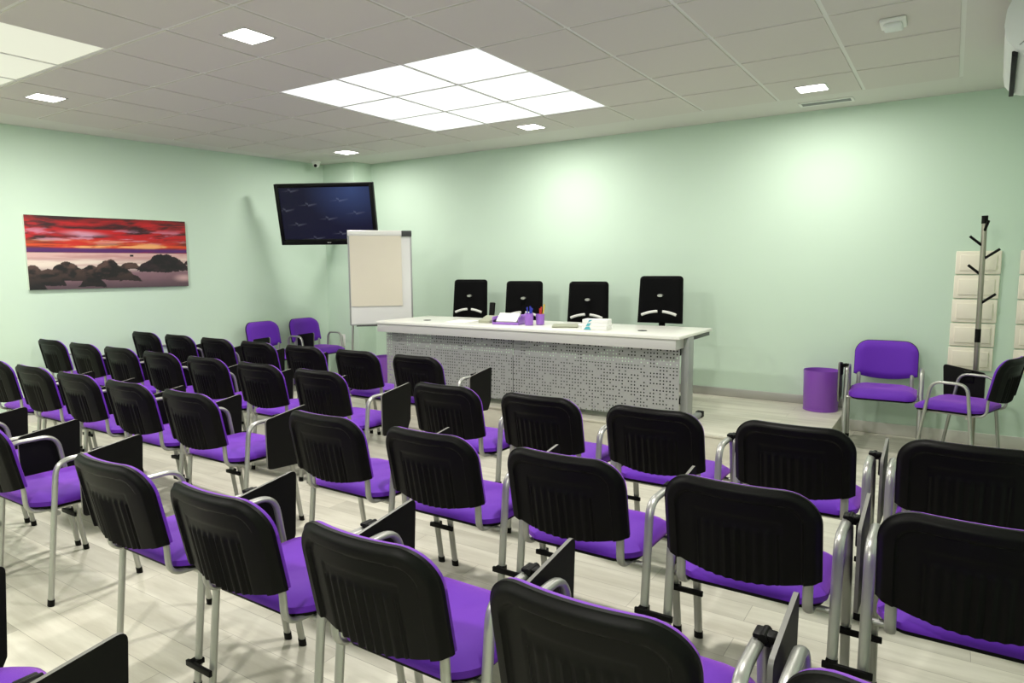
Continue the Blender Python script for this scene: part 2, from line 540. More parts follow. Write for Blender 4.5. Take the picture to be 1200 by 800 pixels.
def tablet_mesh():
    mb = MB()
    pts = [(.235, .628), (.510, .668), (.495, .42), (.460, .345), (.235, .36)]
    P = fillet([(0, *pts[-1])] + [(0, *p) for p in pts] + [(0, *pts[0])], .022, 5)
    poly = [(p.y, p.z) for p in P[1:-1]]
    mb.prism(poly, 'x', .292, .303)
    me = mb.mesh('writing_tablet', 'black_board', 40)
    me.materials.append(M['tablet_edge_glint'])
    for p in me.polygons:
        if abs(p.normal.x) < .5: p.material_index = 1
    return me
def hinge_mesh():
    mb = MB()
    mb.box(.242, .266, .318, .362, .6225, .634, bev=.004)
    mb.box(.262, .291, .322, .358, .606, .634, bev=.006)
    mb.tube([(.264, .316, .626), (.264, .364, .626)], .0105, .0105, 10)
    mb.box(.281, .2918, .305, .372, .545, .618, bev=.004)
    return mb.mesh('hinge', 'black', 40)
def link_mesh(y, z):
    mb = MB().box(.228, .362, y - .006, y + .006, z - .010, z + .010, bev=.002)
    mb.box(.236, .268, y - .005, y + .040, z - .010, z + .010, bev=.003)
    return mb.mesh('linking_bar', 'black', 40)

CHAIR = dict(seat=seat_me, seat_shell=under_me, backrest=pad_mesh(), back_shell=shell_mesh(),
             arm_l=side_mesh(-1), arm_r=side_mesh(1), j_l=jtube(-1), j_r=jtube(1),
             c0=cross_mesh(.165), c1=cross_mesh(.425), tablet=tablet_mesh(), hinge=hinge_mesh(),
             cap_rl=cap_mesh(-1, .104, .1), cap_fl=cap_mesh(-1, .479, -.1), cap_rr=cap_mesh(1, .104, .1), cap_fr=cap_mesh(1, .479, -.1),
             link_r=link_mesh(.104, .25), link_low=link_mesh(.088, .10), link_f=link_mesh(.430, .20))

def make_chair(x, y, rz, label, group, link=True, tablet=True, low=False):
    t = thing('tablet_arm_chair', label, 'chair', (x, y, 0), rz, group)
    mesh_obj('seat', CHAIR['seat'], t)
    mesh_obj('seat_shell', CHAIR['seat_shell'], t)
    mesh_obj('backrest', CHAIR['backrest'], t)
    tag(mesh_obj('back_shell', CHAIR['back_shell'], t), 'black plastic back shell')
    for k in ('l', 'r'):
        a = mesh_obj('arm_frame', CHAIR['arm_' + k], t)
        mesh_obj('leg_cap', CHAIR['cap_r' + k], a); mesh_obj('leg_cap', CHAIR['cap_f' + k], a)
        mesh_obj('back_support', CHAIR['j_' + k], t)
    mesh_obj('crossbar', CHAIR['c0'], t); mesh_obj('crossbar', CHAIR['c1'], t)
    if tablet:
        w = mesh_obj('writing_tablet', CHAIR['tablet'], t)
        mesh_obj('hinge', CHAIR['hinge'], w)
    if link:
        mesh_obj('linking_bar', CHAIR['link_low' if low else 'link_r'], t); mesh_obj('linking_bar', CHAIR['link_f'], t)
    return t

ORD = ['', 'first', 'second', 'third', 'fourth', 'fifth', 'sixth', 'seventh']
ROWS = [('the row nearest the desk', 'first row before the desk', 0.245, [1.055, .458, -.137, -.728, -1.316, -1.902, -2.488], []),
        ('the second row from the desk', 'second row from the desk', -.575, [.980, .395, -.190, -.775, -1.360, -1.945, -2.530], [1.972, 2.558, 3.144, 3.730, 4.316]),
        ('the third row from the desk', 'third row from the desk', -1.415, [.963, .378, -.207, -.792, -1.377], [1.975, 2.562, 3.150, 3.737, 4.323]),
        ('the fourth row from the desk', 'fourth row from the desk', -2.265, [.845, .258, -.328], [1.905, 2.492, 3.079, 3.666, 4.253])]
for rowname, grp, y, left, right in ROWS:
    for k, x in enumerate(left):
        lab = '%s purple chair from the aisle, picture wall side, %s' % (ORD[k + 1], rowname)
        make_chair(x, y, 0, lab, 'chairs in the ' + grp, link=(k > 0))
    for k, x in enumerate(right):
        lab = '%s purple chair from the aisle, coat rack side, %s' % (ORD[k + 1], rowname)
        make_chair(x, y, 0, lab, 'chairs in the ' + grp, link=(k < len(right) - 1), low=(y < -2))
make_chair(1.92, -3.20, 0, 'chair of the rearmost row showing only the edge of its black tablet', 'chairs in the rearmost row')
make_chair(2.515, -3.20, 0, 'chair of the rearmost row showing its black tablet and purple seat', 'chairs in the rearmost row', link=False)
G = 'chairs against the walls'
make_chair(-2.49, 1.60, math.radians(-88), 'purple chair facing out from the picture wall, beside the painting', G, link=False)
make_chair(-2.47, 2.19, math.radians(-88), 'purple chair facing out in the corner below the TV', G, link=False)
make_chair(3.81, 2.83, math.radians(182), 'purple chair facing the room between the wastebin and the coat rack', G, link=False)
make_chair(4.59, 2.15, math.radians(71), 'purple chair turned sideways in front of the coat rack', G, link=False)

# ------------------------------------------------------------------ speaker desk
DX0, DX1 = -0.42, 2.595
dk = thing('speaker_desk', 'long white desk with a perforated grey front standing on the podium', 'desk', ((DX0 + DX1) / 2, 1.78, PZ))
ox, oy, oz = (DX0 + DX1) / 2, 1.78, PZ
def L(x0, x1, y0, y1, z0, z1): return (x0 - ox, x1 - ox, y0 - oy, y1 - oy, z0 - oz, z1 - oz)
MB().box(*L(DX0, DX1, 1.36, 2.15, .876, .90), bev=.004).build('tabletop', 'desk_white', dk)
MB().box(*L(DX0, 2.56, 1.378, 1.56, .796, .8755), bev=.003).build('front_lip', 'desk_lip', dk)
for a, b in ((DX0, 1.062), (1.068, 2.55)):
    p = MB().box(*L(a, b, 1.500, 1.5012, .248, .797)).build('perforated_panel', 'perforated', dk)
MB().box(*L(DX0 + .06, 2.52, 1.552, 1.556, .27, .64)).build('added_shade_backing', 'dark_metal', dk)  # added dark sheet, keeps the holes of the lower front in shade
for x in (-.37, 1.065, 2.568):
    lg = MB().box(*L(x - .030, x + .030, 1.56, 1.68, PZ + .04, .875), bev=.008).build('leg', 'grey_metal', dk)
    MB().box(*L(x - .025, x + .025, 1.515, 1.95, PZ + .008, PZ + .045), bev=.010).build('foot', 'grey_metal', lg)
    MB().box(*L(x - .028, x + .028, 1.93, 1.99, PZ, PZ + .050), bev=.008).build('foot_cap', 'black', lg)
    MB().box(*L(x - .02, x + .02, 1.53, 1.57, PZ, PZ + .010), bev=.003).build('foot_pad', 'black', lg)
    MB().box(*L(x - .022, x + .022, 1.57, 2.10, .845, .8755), bev=.005).build('bracket', 'dark_metal', lg)
for x in (-.02, 2.19):
    MB().lathe([(.028, 0), (.036, .001), (.036, .004), (.028, .005), (.0, .0045)], (x - ox, 1.65 - oy, .90 - oz), 20).build('cable_grommet', 'dark_metal', dk)

# things on the desk
DZ = 0.9006
def sheets(x, y, w, d, n, mat, rz, name, label, cat, group=None):
    t = MB()
    for k in range(n):
        a = math.radians(random.uniform(-4, 4))
        t.box(-w / 2, w / 2, -d / 2, d / 2, k * .004, k * .004 + .0035, mat=Matrix.Rotation(a, 4, 'Z'))
    o = t.build(name, mat, None, (x, y, DZ)); o.rotation_euler.z = rz
    return tag(o, label, cat, group)
sheets(.36, 1.70, .21, .297, 1, 'white_paper', .2, 'paper_sheet', 'single white sheet lying on the desk before the dark folder', 'paper')
sheets(1.47, 1.70, .21, .28, 3, 'grey_paper', .5, 'leaflet', 'grey green leaflets lying in a low pile on the desk', 'leaflet')
sheets(1.60, 1.98, .21, .297, 1, 'white_paper', -.2, 'paper_sheet', 'white sheet on the desk behind the teal and white boxes', 'paper')
o = MB().prism([(-.075, 0), (.075, 0), (.075, .055), (.06, .062), (-.075, .022)], 'x', -.06, .06).build('desk_telephone', 'grey_paper', None, (.655, 1.72, DZ))
tag(o, 'small wedge-shaped olive grey desk device beside the lilac notepad tray', 'desk device')
# lilac tray holding note paper
tr = thing('notepad_tray', 'lilac desk tray holding white note paper beside the pen cups', 'desk tray', (.92, 1.66, DZ), .15)
mb = MB().box(-.13, .13, -.075, .075, 0, .008, bev=.002)
mb.box(-.13, -.124, -.075, .075, .008, .07, bev=.002); mb.box(.124, .13, -.075, .075, .008, .07, bev=.002)
mb.box(-.124, .124, .069, .075, .008, .085, bev=.002); mb.box(-.124, .124, -.075, -.069, .008, .022, bev=.002)
mb.build('tray', 'lilac', tr)
np_ = MB()
np_.box(-.10, .10, -.055, .055, 0, .025, mat=Matrix.Translation((0, .0, .045)) @ Matrix.Rotation(math.radians(38), 4, 'X'))
o = np_.build('note_paper', 'white_paper', None, (.92, 1.66, DZ)); o.rotation_euler.z = .15
tag(o, 'white note paper pad leaning in the lilac desk tray', 'paper')
def pen_cup(x, y, h, label, pens):
    c = MB().lathe([(.030, 0), (.036, .003), (.039, h), (.036, h), (.033, .006), (.0, .006)], (0, 0, 0), 20).build('pen_cup', 'lilac', None, (x, y, DZ))
    tag(c, label, 'pen cup', 'lilac pen cups on the desk')
    for (mat, col, dx, dy, lx, ly, hh) in pens:
        b = Vector((x + dx, y + dy, DZ + .008)); d = Vector((lx, ly, hh))
        t = thing('pen', '%s pen %s' % (col[0], col[1]), 'pen', b, 0, 'pens in the lilac cups')
        MB().tube([(0, 0, 0), tuple(d * .93)], .0055, seg=8).build('barrel', mat, t)
        MB().tube([tuple(d * .90), tuple(d)], .0068, seg=8).build('cap', mat, t)
pen_cup(1.135, 1.655, .105, 'lilac pen cup with blue pens, closer to the notepad tray', [
    ('blue_pen', ('blue', 'leaning towards the notepad tray in its cup'), -.008, .0, -.012, .0, .150),
    ('blue_pen', ('blue', 'standing tallest in the cup of blue pens'), .0, .008, .0, .012, .158),
    ('blue_pen', ('blue', 'leaning to the wall in the cup of blue pens'), .008, .010, .010, .014, .140),
    ('blue_pen', ('blue', 'leaning towards the cup of red pens'), .010, -.004, .016, -.004, .146)])
pen_cup(1.195, 1.745, .095, 'lilac pen cup with red and yellow pens', [
    ('red_pen', ('red', 'standing in the cup beside the yellow pen'), .0, .0, .010, .006, .150),
    ('yellow_pen', ('yellow', 'slanting out of the lilac cup'), .008, .006, .026, .010, .172),
    ('red_pen', ('red', 'leaning low in the cup of coloured pens'), -.008, .004, -.004, .012, .135)])
for k in range(3):
    t = thing('carton', 'white carton with a teal print, %s of the stack of three on the desk' % ('lowest', 'middle', 'topmost')[k], 'box', (1.83, 1.575, DZ + k * .0285), math.radians(6 + (k - 1) * 2.5), 'teal printed cartons')
    MB().box(-.105, .105, -.06, .06, 0, .028, bev=.002).build('box', 'white_paper', t)
    pr = MB()
    pr.prism([(-.075 + .018 * (k - 1), .002), (-.045 + .018 * (1 - k), .002), (-.040 + .012 * k, .026), (-.07 + .012 * k, .026)], 'y', -.0606, -.0598)
    pr.build('print_band', 'teal', t)

# ------------------------------------------------------------------ office chairs behind the desk
def office_chair(x, y, rz, dz, label, arm=False):
    t = thing('office_chair', label, 'chair', (x, y, PZ), rz, 'black office chairs behind the desk')
    # local: faces -y, back at +y ; heights above the podium
    zt = 1.085 + dz
    zb = .66 + dz
    mb = MB()
    def surf(off):
        def fn(u, v):
            w = .208 - .010 * v
            X = (u * 2 - 1)
            x = math.sin(X * PI / 2) * w
            r = .035; d = abs(x) - (w - r)
            tz = zt - (0 if d <= 0 else r - math.sqrt(max(r * r - d * d, 0)))
            z = zb + (tz - zb) * v
            e = min(w - abs(x), tz - z, z - zb + .012)
            puff = .020 * math.sqrt(smooth(0, .03, e + .002))
            return (x, .21 + .035 * v - .02 * (1 - (x / w) ** 2) * -1 + off * (.006 + puff), z)
        return fn
    NU, NV = 22, 22
    f0, f1 = surf(-1), surf(1)
    mb.grid(f0, NU, NV, flip=True); mb.grid(f1, NU, NV)
    for Ls in ([(i / NU, 0) for i in range(NU + 1)], [(i / NU, 1) for i in range(NU + 1)], [(0, j / NV) for j in range(NV + 1)], [(1, j / NV) for j in range(NV + 1)]):
        for a, b in zip(Ls[:-1], Ls[1:]): mb.add([f0(*a), f0(*b), f1(*b), f1(*a)], [(0, 1, 2, 3)])
    back = mb.build('backrest', 'black_fabric', t, angle=60)
    def yb(z): return .21 + .035 * (z - zb) / (zt - zb)
    ze = zt - .175
    em = MB()
    ring = [(.024 * math.cos(2 * PI * k / 20), .013 * math.sin(2 * PI * k / 20)) for k in range(20)]
    em.prism([(px, ze + pz) for px, pz in ring], 'y', yb(ze) - .034, yb(ze) - .004)
    tag(em.build('emblem', 'silver', back), 'small oval silver emblem')
    for (xa, xb) in ((-.165, -.018), (.030, .155)):
        st = MB(); path = []
        for k in range(9):
            x = xa + (xb - xa) * k / 8
            z = zt - .318 - .035 * ((x - .0) / .165) ** 2
            path.append((x, yb(z) - .030 , z))
        st.tube(path, .0125, .008, 8, side=(0, 0, 1))
        tag(st.build('lumbar_strip', 'white', back), 'curved silver strip')
    seat = MB(); N = 7
    rings = []
    for q in range(N + 1):
        s = q / N
        rings.append([(px * (1 - s), (py + .02) * (1 - s) - .02, .475 + .055 * math.sqrt(smooth(0, .4, s + .02))) for px, py in rrect(-.245, .245, -.26, .21, .09, 6)])
    n = len(rings[0]); vs = [p for r in rings for p in r]; fs = []
    for i in range(N):
        for k in range(n): fs.append((i * n + k, i * n + (k + 1) % n, (i + 1) * n + (k + 1) % n, (i + 1) * n + k))
    base = [(p[0], p[1], .44) for p in rings[0]]; o = len(vs); vs += base
    for k in range(n): fs.append((k, (k + 1) % n, o + (k + 1) % n, o + k))
    fs.append(tuple(o + k for k in range(n)))
    seat.add(vs, fs).build('seat', 'black_fabric', t, angle=60)
    sp = MB().tube(fillet([(0, .05, .43), (0, .27, .43), (0, .285, .72 + dz)], .06), .030, .010, 10, side=(1, 0, 0))
    sp.build('back_bracket', 'black', t)
    MB().lathe([(.03, .10), (.03, .28), (.022, .28), (.022, .445)], (0, 0, 0), 16).build('gas_column', 'dark_metal', t)
    base = MB().lathe([(.045, .075), (.05, .09), (.04, .12), (.032, .13)], (0, 0, 0), 16)
    for k in range(5):
        a = 2 * PI * k / 5 + .35
        base.tube([(.03 * math.cos(a), .03 * math.sin(a), .105), (.245 * math.cos(a), .245 * math.sin(a), .066)], .020, .012, 8)
    b = base.build('star_base', 'silver', t)
    for k in range(5):
        a = 2 * PI * k / 5 + .35
        c = MB(); cx, cy = .245 * math.cos(a), .245 * math.sin(a)
        for s in (-1, 1):
            ct = Vector((-math.sin(a), math.cos(a), 0)) * .014 * s
            p = Vector((cx, cy, .026)) + ct
            c.tube([tuple(p - ct * .5), tuple(p + ct * .5)], .026, .026, 14)
        c.tube([(cx, cy, .03), (cx, cy, .070)], .008, seg=8)
        c.build('caster', 'black', b)
    if arm:
        ar = MB().tube(fillet([(-.25, .02, .40), (-.30, .02, .42), (-.30, .02, .64)], .03), .022, .012, 10)
        ar.build('arm_post', 'black', t)
        MB().box(-.335, -.265, -.13, .13, .640, .665, bev=.010).build('armrest', 'black', t)
    return t
office_chair(-.115, 2.30, math.radians(8), .0, 'black office chair nearest the flip chart behind the desk')
office_chair(.58, 2.30, math.radians(10), -.012, 'black office chair behind the pen cups')
office_chair(1.305, 2.30, math.radians(8), -.012, 'black office chair behind the teal and white cartons')
office_chair(2.03, 2.28, math.radians(4), .043, 'black office chair standing tallest, nearest the bare end of the desk')
# small upright handset between the first two chairs
ph = thing('handset', 'black handset standing upright on the desk between two office chairs', 'handset', (.46, 2.05, DZ), 0)
MB().box(-.045, .045, -.045, .045, 0, .025, bev=.006).build('cradle', 'black', ph)
MB().box(-.028, .028, -.014, .014, .020, .165, bev=.008, mat=Matrix.Rotation(math.radians(-8), 4, 'X')).build('receiver', 'black', ph)

# ------------------------------------------------------------------ flip chart
fc = thing('flip_chart', 'white flip chart with cream paper standing under the TV', 'flip chart', (-.985, 2.03, 0), math.radians(45))
# local x along the board (as seen by the audience), board faces -y
zb0, zt0 = .792, 1.80
HW = .332
bd = MB().box(-HW + .008, HW - .008, -.008, .008, zb0 + .01, zt0 - .01).build('board', 'board_white', fc)
fr = MB()
for s in (-1, 1): fr.box(s * HW - .008, s * HW + .008, -.012, .012, zb0, zt0 - .03, bev=.002)
fr.box(-HW, HW, -.012, .012, zb0 - .006, zb0 + .012, bev=.002)
fr.build('board_frame', 'grey_metal', fc)
MB().box(-HW + .014, HW - .105, -.022, -.008, zt0 - .805, zt0 - .04).build('paper_pad', 'paper', fc)
MB().tube([(-HW - .006, -.018, zt0 - .022), (HW - .09, -.018, zt0 - .022)], .030, .016, 14, side=(0, 0, 1)).build('clamp_bar', 'white', fc)
MB().box(HW - .10, HW + .008, -.038, .012, zt0 - .055, zt0 + .005, bev=.004).build('clamp_end', 'dark_metal', fc)
MB().box(-HW + .06, HW - .01, -.075, -.012, zb0 - .012, zb0 + .002, bev=.003).build('pen_tray', 'dark_metal', fc)
for s in (-1, 1):
    MB().tube([(s * .29, .024, zt0 - .12), (s * .31, .026, zb0), (s * .35, .03, 0.0)], .011, seg=10).build('leg', 'silver', fc)
MB().tube([(.20, .024, zt0 - .10), (.30, .42, .0)], .011, seg=10).build('leg', 'silver', fc)
er = MB().box(-.055, .055, -.022, .022, 0, .030, bev=.005)
o = er.build('board_eraser', 'grey_metal', None)
o.matrix_world = fc.matrix_basis @ Matrix.Translation((.0, -.045, zb0 + .0026))
o.location = (fc.location + Matrix.Rotation(math.radians(45), 3, 'Z') @ Vector((.0, -.045, zb0 + .0026))); o.rotation_euler = (0, 0, math.radians(45))
tag(o, 'grey board eraser lying on the flip chart tray', 'eraser')

# ------------------------------------------------------------------ television
tv = thing('television', 'wide black TV tilted down in the corner on a wall bracket', 'TV', (-1.83, 2.055, 2.02), math.radians(0))
tvR = Matrix.Rotation(math.radians(27), 4, 'Z') @ Matrix.Rotation(math.radians(13), 4, 'X')
TW, TH = .578, .349
def tvbuild(mb, name, mat, parent):
    mb.v = [tuple(tvR @ Vector(p)) for p in mb.v]
    return mb.build(name, mat, parent)
case = MB()
case.box(-TW, TW, .0, .045, -TH, TH, bev=.006)
case.box(-TW * .7, TW * .7, .045, .075, -TH * .7, TH * .7, bev=.012)
bez = MB()
for s in (-1, 1): bez.box(s * (TW - .023) - .023, s * (TW - .023) + .023, -.012, .001, -TH, TH, bev=.003)
bez.box(-TW + .046, TW - .046, -.012, .001, TH - .044, TH, bev=.003)
bez.box(-TW + .046, TW - .046, -.012, .001, -TH, -TH + .066, bev=.003)
c = tvbuild(case, 'casing', 'gloss_black', tv)
tvbuild(bez, 'bezel', 'gloss_black', tv)
lg = MB().box(-.022, -.006, -.014, -.011, -TH + .020, -TH + .032, bev=.002)
lg.box(.000, .020, -.014, -.011, -TH + .021, -TH + .031, bev=.002)
tvbuild(lg, 'maker_mark', 'silver', tv)
NXs, NYs = 150, 84
scr = MB().grid(lambda u, v: (-TW + .045 + u * (2 * TW - .090), -.0035, -TH + .065 + v * (2 * TH - .108)), NXs, NYs)
me = bpy.data.meshes.new('screen'); me.from_pydata([tuple(tvR @ Vector(p)) for p in scr.v], [], scr.f)
cols = np.zeros((len(scr.v), 4), np.float32); cols[:, 3] = 1
pale_marks = [(.13, .94), (.31, .67), (.66, .75), (.05, .57), (.52, .40), (.83, .50), (.17, .29), (.65, .11), (.36, .02)]  # pale bent marks on navy that turns paler towards the upper right
for j in range(NYs + 1):
    for i in range(NXs + 1):
        u, v = i / NXs, j / NYs
        g = max(0, 1 - math.hypot((u - .80) / .55, (v - .95) / .75)) ** 1.3
        base = np.array((.006, .006, .022)) + g * np.array((.030, .055, .15)) + (.004 * u) * np.array((.5, .6, 2))
        for gu, gv in pale_marks:
            du, dv = (u - gu) * 1.7, v - gv
            # strokes of one bent mark
            d1 = abs(dv + .50 * du - .010) if -.050 < du < 0 else 9
            d2 = abs(dv - .10 * du + .015 * (1 - du / .17)) if 0 <= du < .17 else 9
            d3 = abs(dv - .06 * du) * 2.2 if -.30 < du <= -.05 else 9
            d2 = min(d2, d3)
            d = min(d1, d2)
            if d < .022: base = base + (1 - d / .022) * np.array((.085, .09, .11)) * max(0, 1 - abs(du) / .20)
        cols[j * (NXs + 1) + i, :3] = base
at = me.color_attributes.new('print', 'FLOAT_COLOR', 'POINT'); at.data.foreach_set('color', cols.ravel())
me.materials.append(M['screen'])
mesh_obj('screen', me, tv)
br = MB()
br.tube(fillet([(.0, .07, .0), (-.20, .34, .02), (-.38, .595, .02)], .05), .022, .022, 10)
br.box(-.13, .13, .060, .085, -.12, .12, bev=.004, mat=tvR)
br.box(-.46, -.30, .590, .602, -.08, .12, bev=.003)
br.build('wall_mount', 'dark_metal', tv)

# ------------------------------------------------------------------ painting on the picture wall
pa = thing('canvas_picture', 'wide canvas of a red sunset over a rocky shore on the mint wall', 'picture', (xl(.14), .14, 1.57), math.atan2(-(xl(1) - xl(0)), 1))
PW, PH = .725, .342
MB().box(.002, .034, -PW, PW, -PH, PH, bev=.003).build('canvas', 'white', pa)
NX, NY = 300, 140
rng = np.random.RandomState(5)
def vnoise(u, v, su, sv, seed, octv=5):
    out = np.zeros_like(u); amp = 1.0; tot = 0
    for o_ in range(octv):
        r = np.random.RandomState(seed + o_ * 31); g = r.rand(257, 257)
        x = (u * su * 2 ** o_) % 256; y = (v * sv * 2 ** o_) % 256
        xi = x.astype(int); yi = y.astype(int); fx = x - xi; fy = y - yi
        fx = fx * fx * (3 - 2 * fx); fy = fy * fy * (3 - 2 * fy)
        val = (g[yi, xi] * (1 - fx) + g[yi, xi + 1] * fx) * (1 - fy) + (g[yi + 1, xi] * (1 - fx) + g[yi + 1, xi + 1] * fx) * fy
        out += val * amp; tot += amp; amp *= .55
    return out / tot
uu, vv = np.meshgrid(np.linspace(0, 1, NX + 1), np.linspace(0, 1, NY + 1))
h = 1 - vv                                   # 0 at the top
def lerp(a, b, t): return a[None, None] * (1 - t[..., None]) + b[None, None] * t[..., None]
C3 = lambda r, g, b: np.array(srgb(r, g, b)[:3])
img = np.zeros(uu.shape + (3,))
n1 = vnoise(uu + .5 * h + .06 * np.sin(uu * 9), h + .10 * (uu - .5) ** 2, 4.0, 15, 11); n2 = vnoise(uu + .6 * h, h, 6, 22, 77); n3 = vnoise(uu, h, 9, 9, 140)
st = lambda a, b, t: np.clip((t - a) / (b - a), 0, 1) ** 2 * (3 - 2 * np.clip((t - a) / (b - a), 0, 1))
sky = lerp(C3(74, 10, 24), C3(206, 20, 32), st(.36, .60, n1))
sky = sky * (1 - .55 * (st(.10, .0, h) * .8)[..., None])
sky = sky * (1 - .5 * st(.5, .75, n3)[..., None] * st(.3, .1, h)[..., None])
pink = st(.55, .70, n2) * st(.12, .22, h) * st(.42, .30, h)
sky = sky * (1 - .75 * pink[..., None]) + C3(214, 160, 186)[None, None] * .75 * pink[..., None]
pk2 = st(.16, .0, np.hypot((uu - .33 - .35 * (h - .23)) / 1.2, (h - .23) * 2.6 - .12 * (uu - .3)))
sky = sky * (1 - .8 * (pk2 * st(.35, .6, n1 + .15))[..., None]) + C3(222, 176, 196)[None, None] * (.8 * pk2 * st(.35, .6, n1 + .15))[..., None]
org = st(.28, .40, h) * st(.46, .42, h) * (.35 + .65 * st(.40, .60, vnoise(uu, h, 3, 30, 5)))
sky = sky * (1 - org[..., None]) + lerp(C3(226, 92, 40), C3(252, 190, 128), st(.45, .7, n2)) * org[..., None]
pur = st(.415, .45, h) * st(.505, .48, h) * (.55 + .45 * st(.4, .6, vnoise(uu, h, 2, 20, 8)))
sky = sky * (1 - pur[..., None]) + C3(98, 42, 120)[None, None] * pur[..., None]
sea = lerp(C3(226, 190, 184), C3(240, 226, 214), st(.55, .62, h))
sea = sea * (1 - .35 * st(.45, .65, vnoise(uu, h, 3, 24, 60))[..., None] * np.ones(3)) + .2 * C3(220, 120, 140) * st(.45, .65, vnoise(uu, h, 3, 24, 60))[..., None]
sand = lerp(C3(150, 118, 128), C3(104, 84, 92), st(.80, 1.0, h)) * (.85 + .3 * n3[..., None])
sea = lerp(np.zeros(3), np.zeros(3), uu) + sea * (1 - st(.66, .80, h))[..., None] + sand * st(.66, .80, h)[..., None]
img = np.where((h < .495)[..., None], sky, sea)
# rocks
wob = (vnoise(uu, h, 14, 10, 200) - .5) * .10
def hump(c, w, t, b): # ellipse-ish hump between h=t and h=b
    return (h + wob > t + (b - t) * np.clip(np.abs((uu - c) / w), 0, 1) ** 2.2) & (h + wob * .6 < b) & (np.abs(uu - c) < w)
rock = hump(.03, .07, .66, .90) | hump(.22, .13, .62, .88) | hump(.35, .10, .66, .86) | hump(.46, .08, .60, .72) | hump(.47, .17, .655, .88) | hump(.60, .07, .63, .74)
rock |= hump(.36, .09, .84, .97) | hump(.10, .11, .72, .94) | hump(.04, .06, .86, 1.02) | hump(.60, .08, .82, .90)
bigr = hump(.83, .185, .52, .755) | hump(.80, .14, .60, .77) | hump(1.0, .03, .60, .68) | ((np.abs(uu - .617) < .011) & (np.abs(h - .53) < .014))
bigr |= (np.abs(uu - .855) < .035) & (h > .50 + .9 * np.abs(uu - .855)) & (h < .7)
rr = vnoise(uu, h, 20, 16, 300)
rc = lerp(C3(20, 15, 16), C3(104, 80, 72), st(.38, .66, rr) * st(1.0, .62, h))
img = np.where(rock[..., None], rc, img)
img = np.where(bigr[..., None], lerp(C3(20, 14, 20), C3(62, 40, 48), st(.4, .75, rr)), img)
wht = st(.10, .0, np.hypot((uu - .97), (h - .87) * 1.2)); img = img * (1 - wht[..., None]) + C3(214, 180, 178) * wht[..., None]
pic = MB().grid(lambda u, v: (.0345, -PW + u * 2 * PW, -PH + v * 2 * PH), NX, NY)
me = bpy.data.meshes.new('print'); me.from_pydata(pic.v, [], pic.f)
cols = np.ones((len(pic.v), 4), np.float32); cols[:, :3] = np.clip(img.reshape(-1, 3), 0, 1) ** 1.18 * .82
at = me.color_attributes.new('print', 'FLOAT_COLOR', 'POINT'); at.data.foreach_set('color', cols.ravel())
me.materials.append(M['print'])
mesh_obj('printed_scene', me, pa)

# ------------------------------------------------------------------ smaller things around the room
def wastebin(x, y, z, label, r=.142, h=.340):
    b = thing('wastebin', label, 'wastebin', (x, y, z), 0, 'purple wastebins')
    MB().lathe([(r * .93, 0), (r * .95, .006), (r, h - .004), (r, h), (r - .004, h), (r * .93 - .004, .010), (0.001, .010)], (0, 0, 0), 40).build('bin_body', 'bin', b)
    MB().lathe([(r * .955, 0), (r * .965, .002), (r * .962, .014), (r * .945, .016)], (0, 0, 0), 40).build('base_ring', 'bin', b)
    return b
wastebin(3.345, 2.77, PZ, 'purple round wastebin on the podium corner')
wastebin(-1.50, 2.62, 0, 'purple round wastebin on the floor beyond the flip chart end of the desk')

# coat rack
cr_ = thing('coat_rack', 'tall steel coat rack with black hooks before the cream wall tiles', 'coat rack', (4.4125, 2.69, 0))
MB().lathe([(.13, 0), (.13, .012), (.12, .018), (.03, .024), (.018, .05)], (0, 0, 0), 32).build('base', 'chrome', cr_)
MB().tube([(0, 0, .04), (-.012, 0, 1.74)], .018, seg=16).build('pole', 'chrome', cr_)
MB().tube([(-.0055, 0, .83), (-.0065, 0, .93)], .0192, seg=16).build('pole_joint', 'black', cr_)
MB().tube([(-.012, 0, 1.70), (-.0125, 0, 1.757)], .0205, seg=16).build('pole_cap', 'black', cr_)
for (z, dx, dy) in ((1.535, -.085, -.03), (1.44, .10, -.02), (1.325, -.085, .02), (1.115, .09, -.03), (1.64, .02, -.07)):
    c0 = -.012 * z / 1.74
    MB().tube([(c0, 0, z), (c0 + dx, dy, z + .075)], .0095, seg=10).build('hook', 'black', cr_)

# cream padded tiles on the back wall
def tile(x, z, w, hgt, label):
    t = thing('wall_tile', label, 'wall tile', (x, YB, z), 0, 'cream padded wall tiles')
    mb = MB()
    mb.box(-w / 2, w / 2, -.018, -.001, -hgt / 2, hgt / 2, bev=.007, seg=3)
    mb.build('tile_body', 'cream_tile', t)
    MB().box(-w / 2 + .028, w / 2 - .028, -.026, -.017, -hgt / 2 + .028, hgt / 2 - .028, bev=.006, seg=3).build('raised_field', 'cream_tile', t)
for k in range(5):
    tile(4.385 - .003 * k, 1.418 - k * .186, .29, .178, 'cream padded wall tile behind the coat rack, %s of its column' % ('topmost', 'second from the top', 'middle one', 'second from the bottom', 'lowest')[k])

for k in range(5):
    tile(4.715, 1.418 - k * .186, .145, .178, 'narrow cream wall tile in the room corner past the coat rack, %s of its column' % ('topmost', 'second from the top', 'middle one', 'second from the bottom', 'lowest')[k])

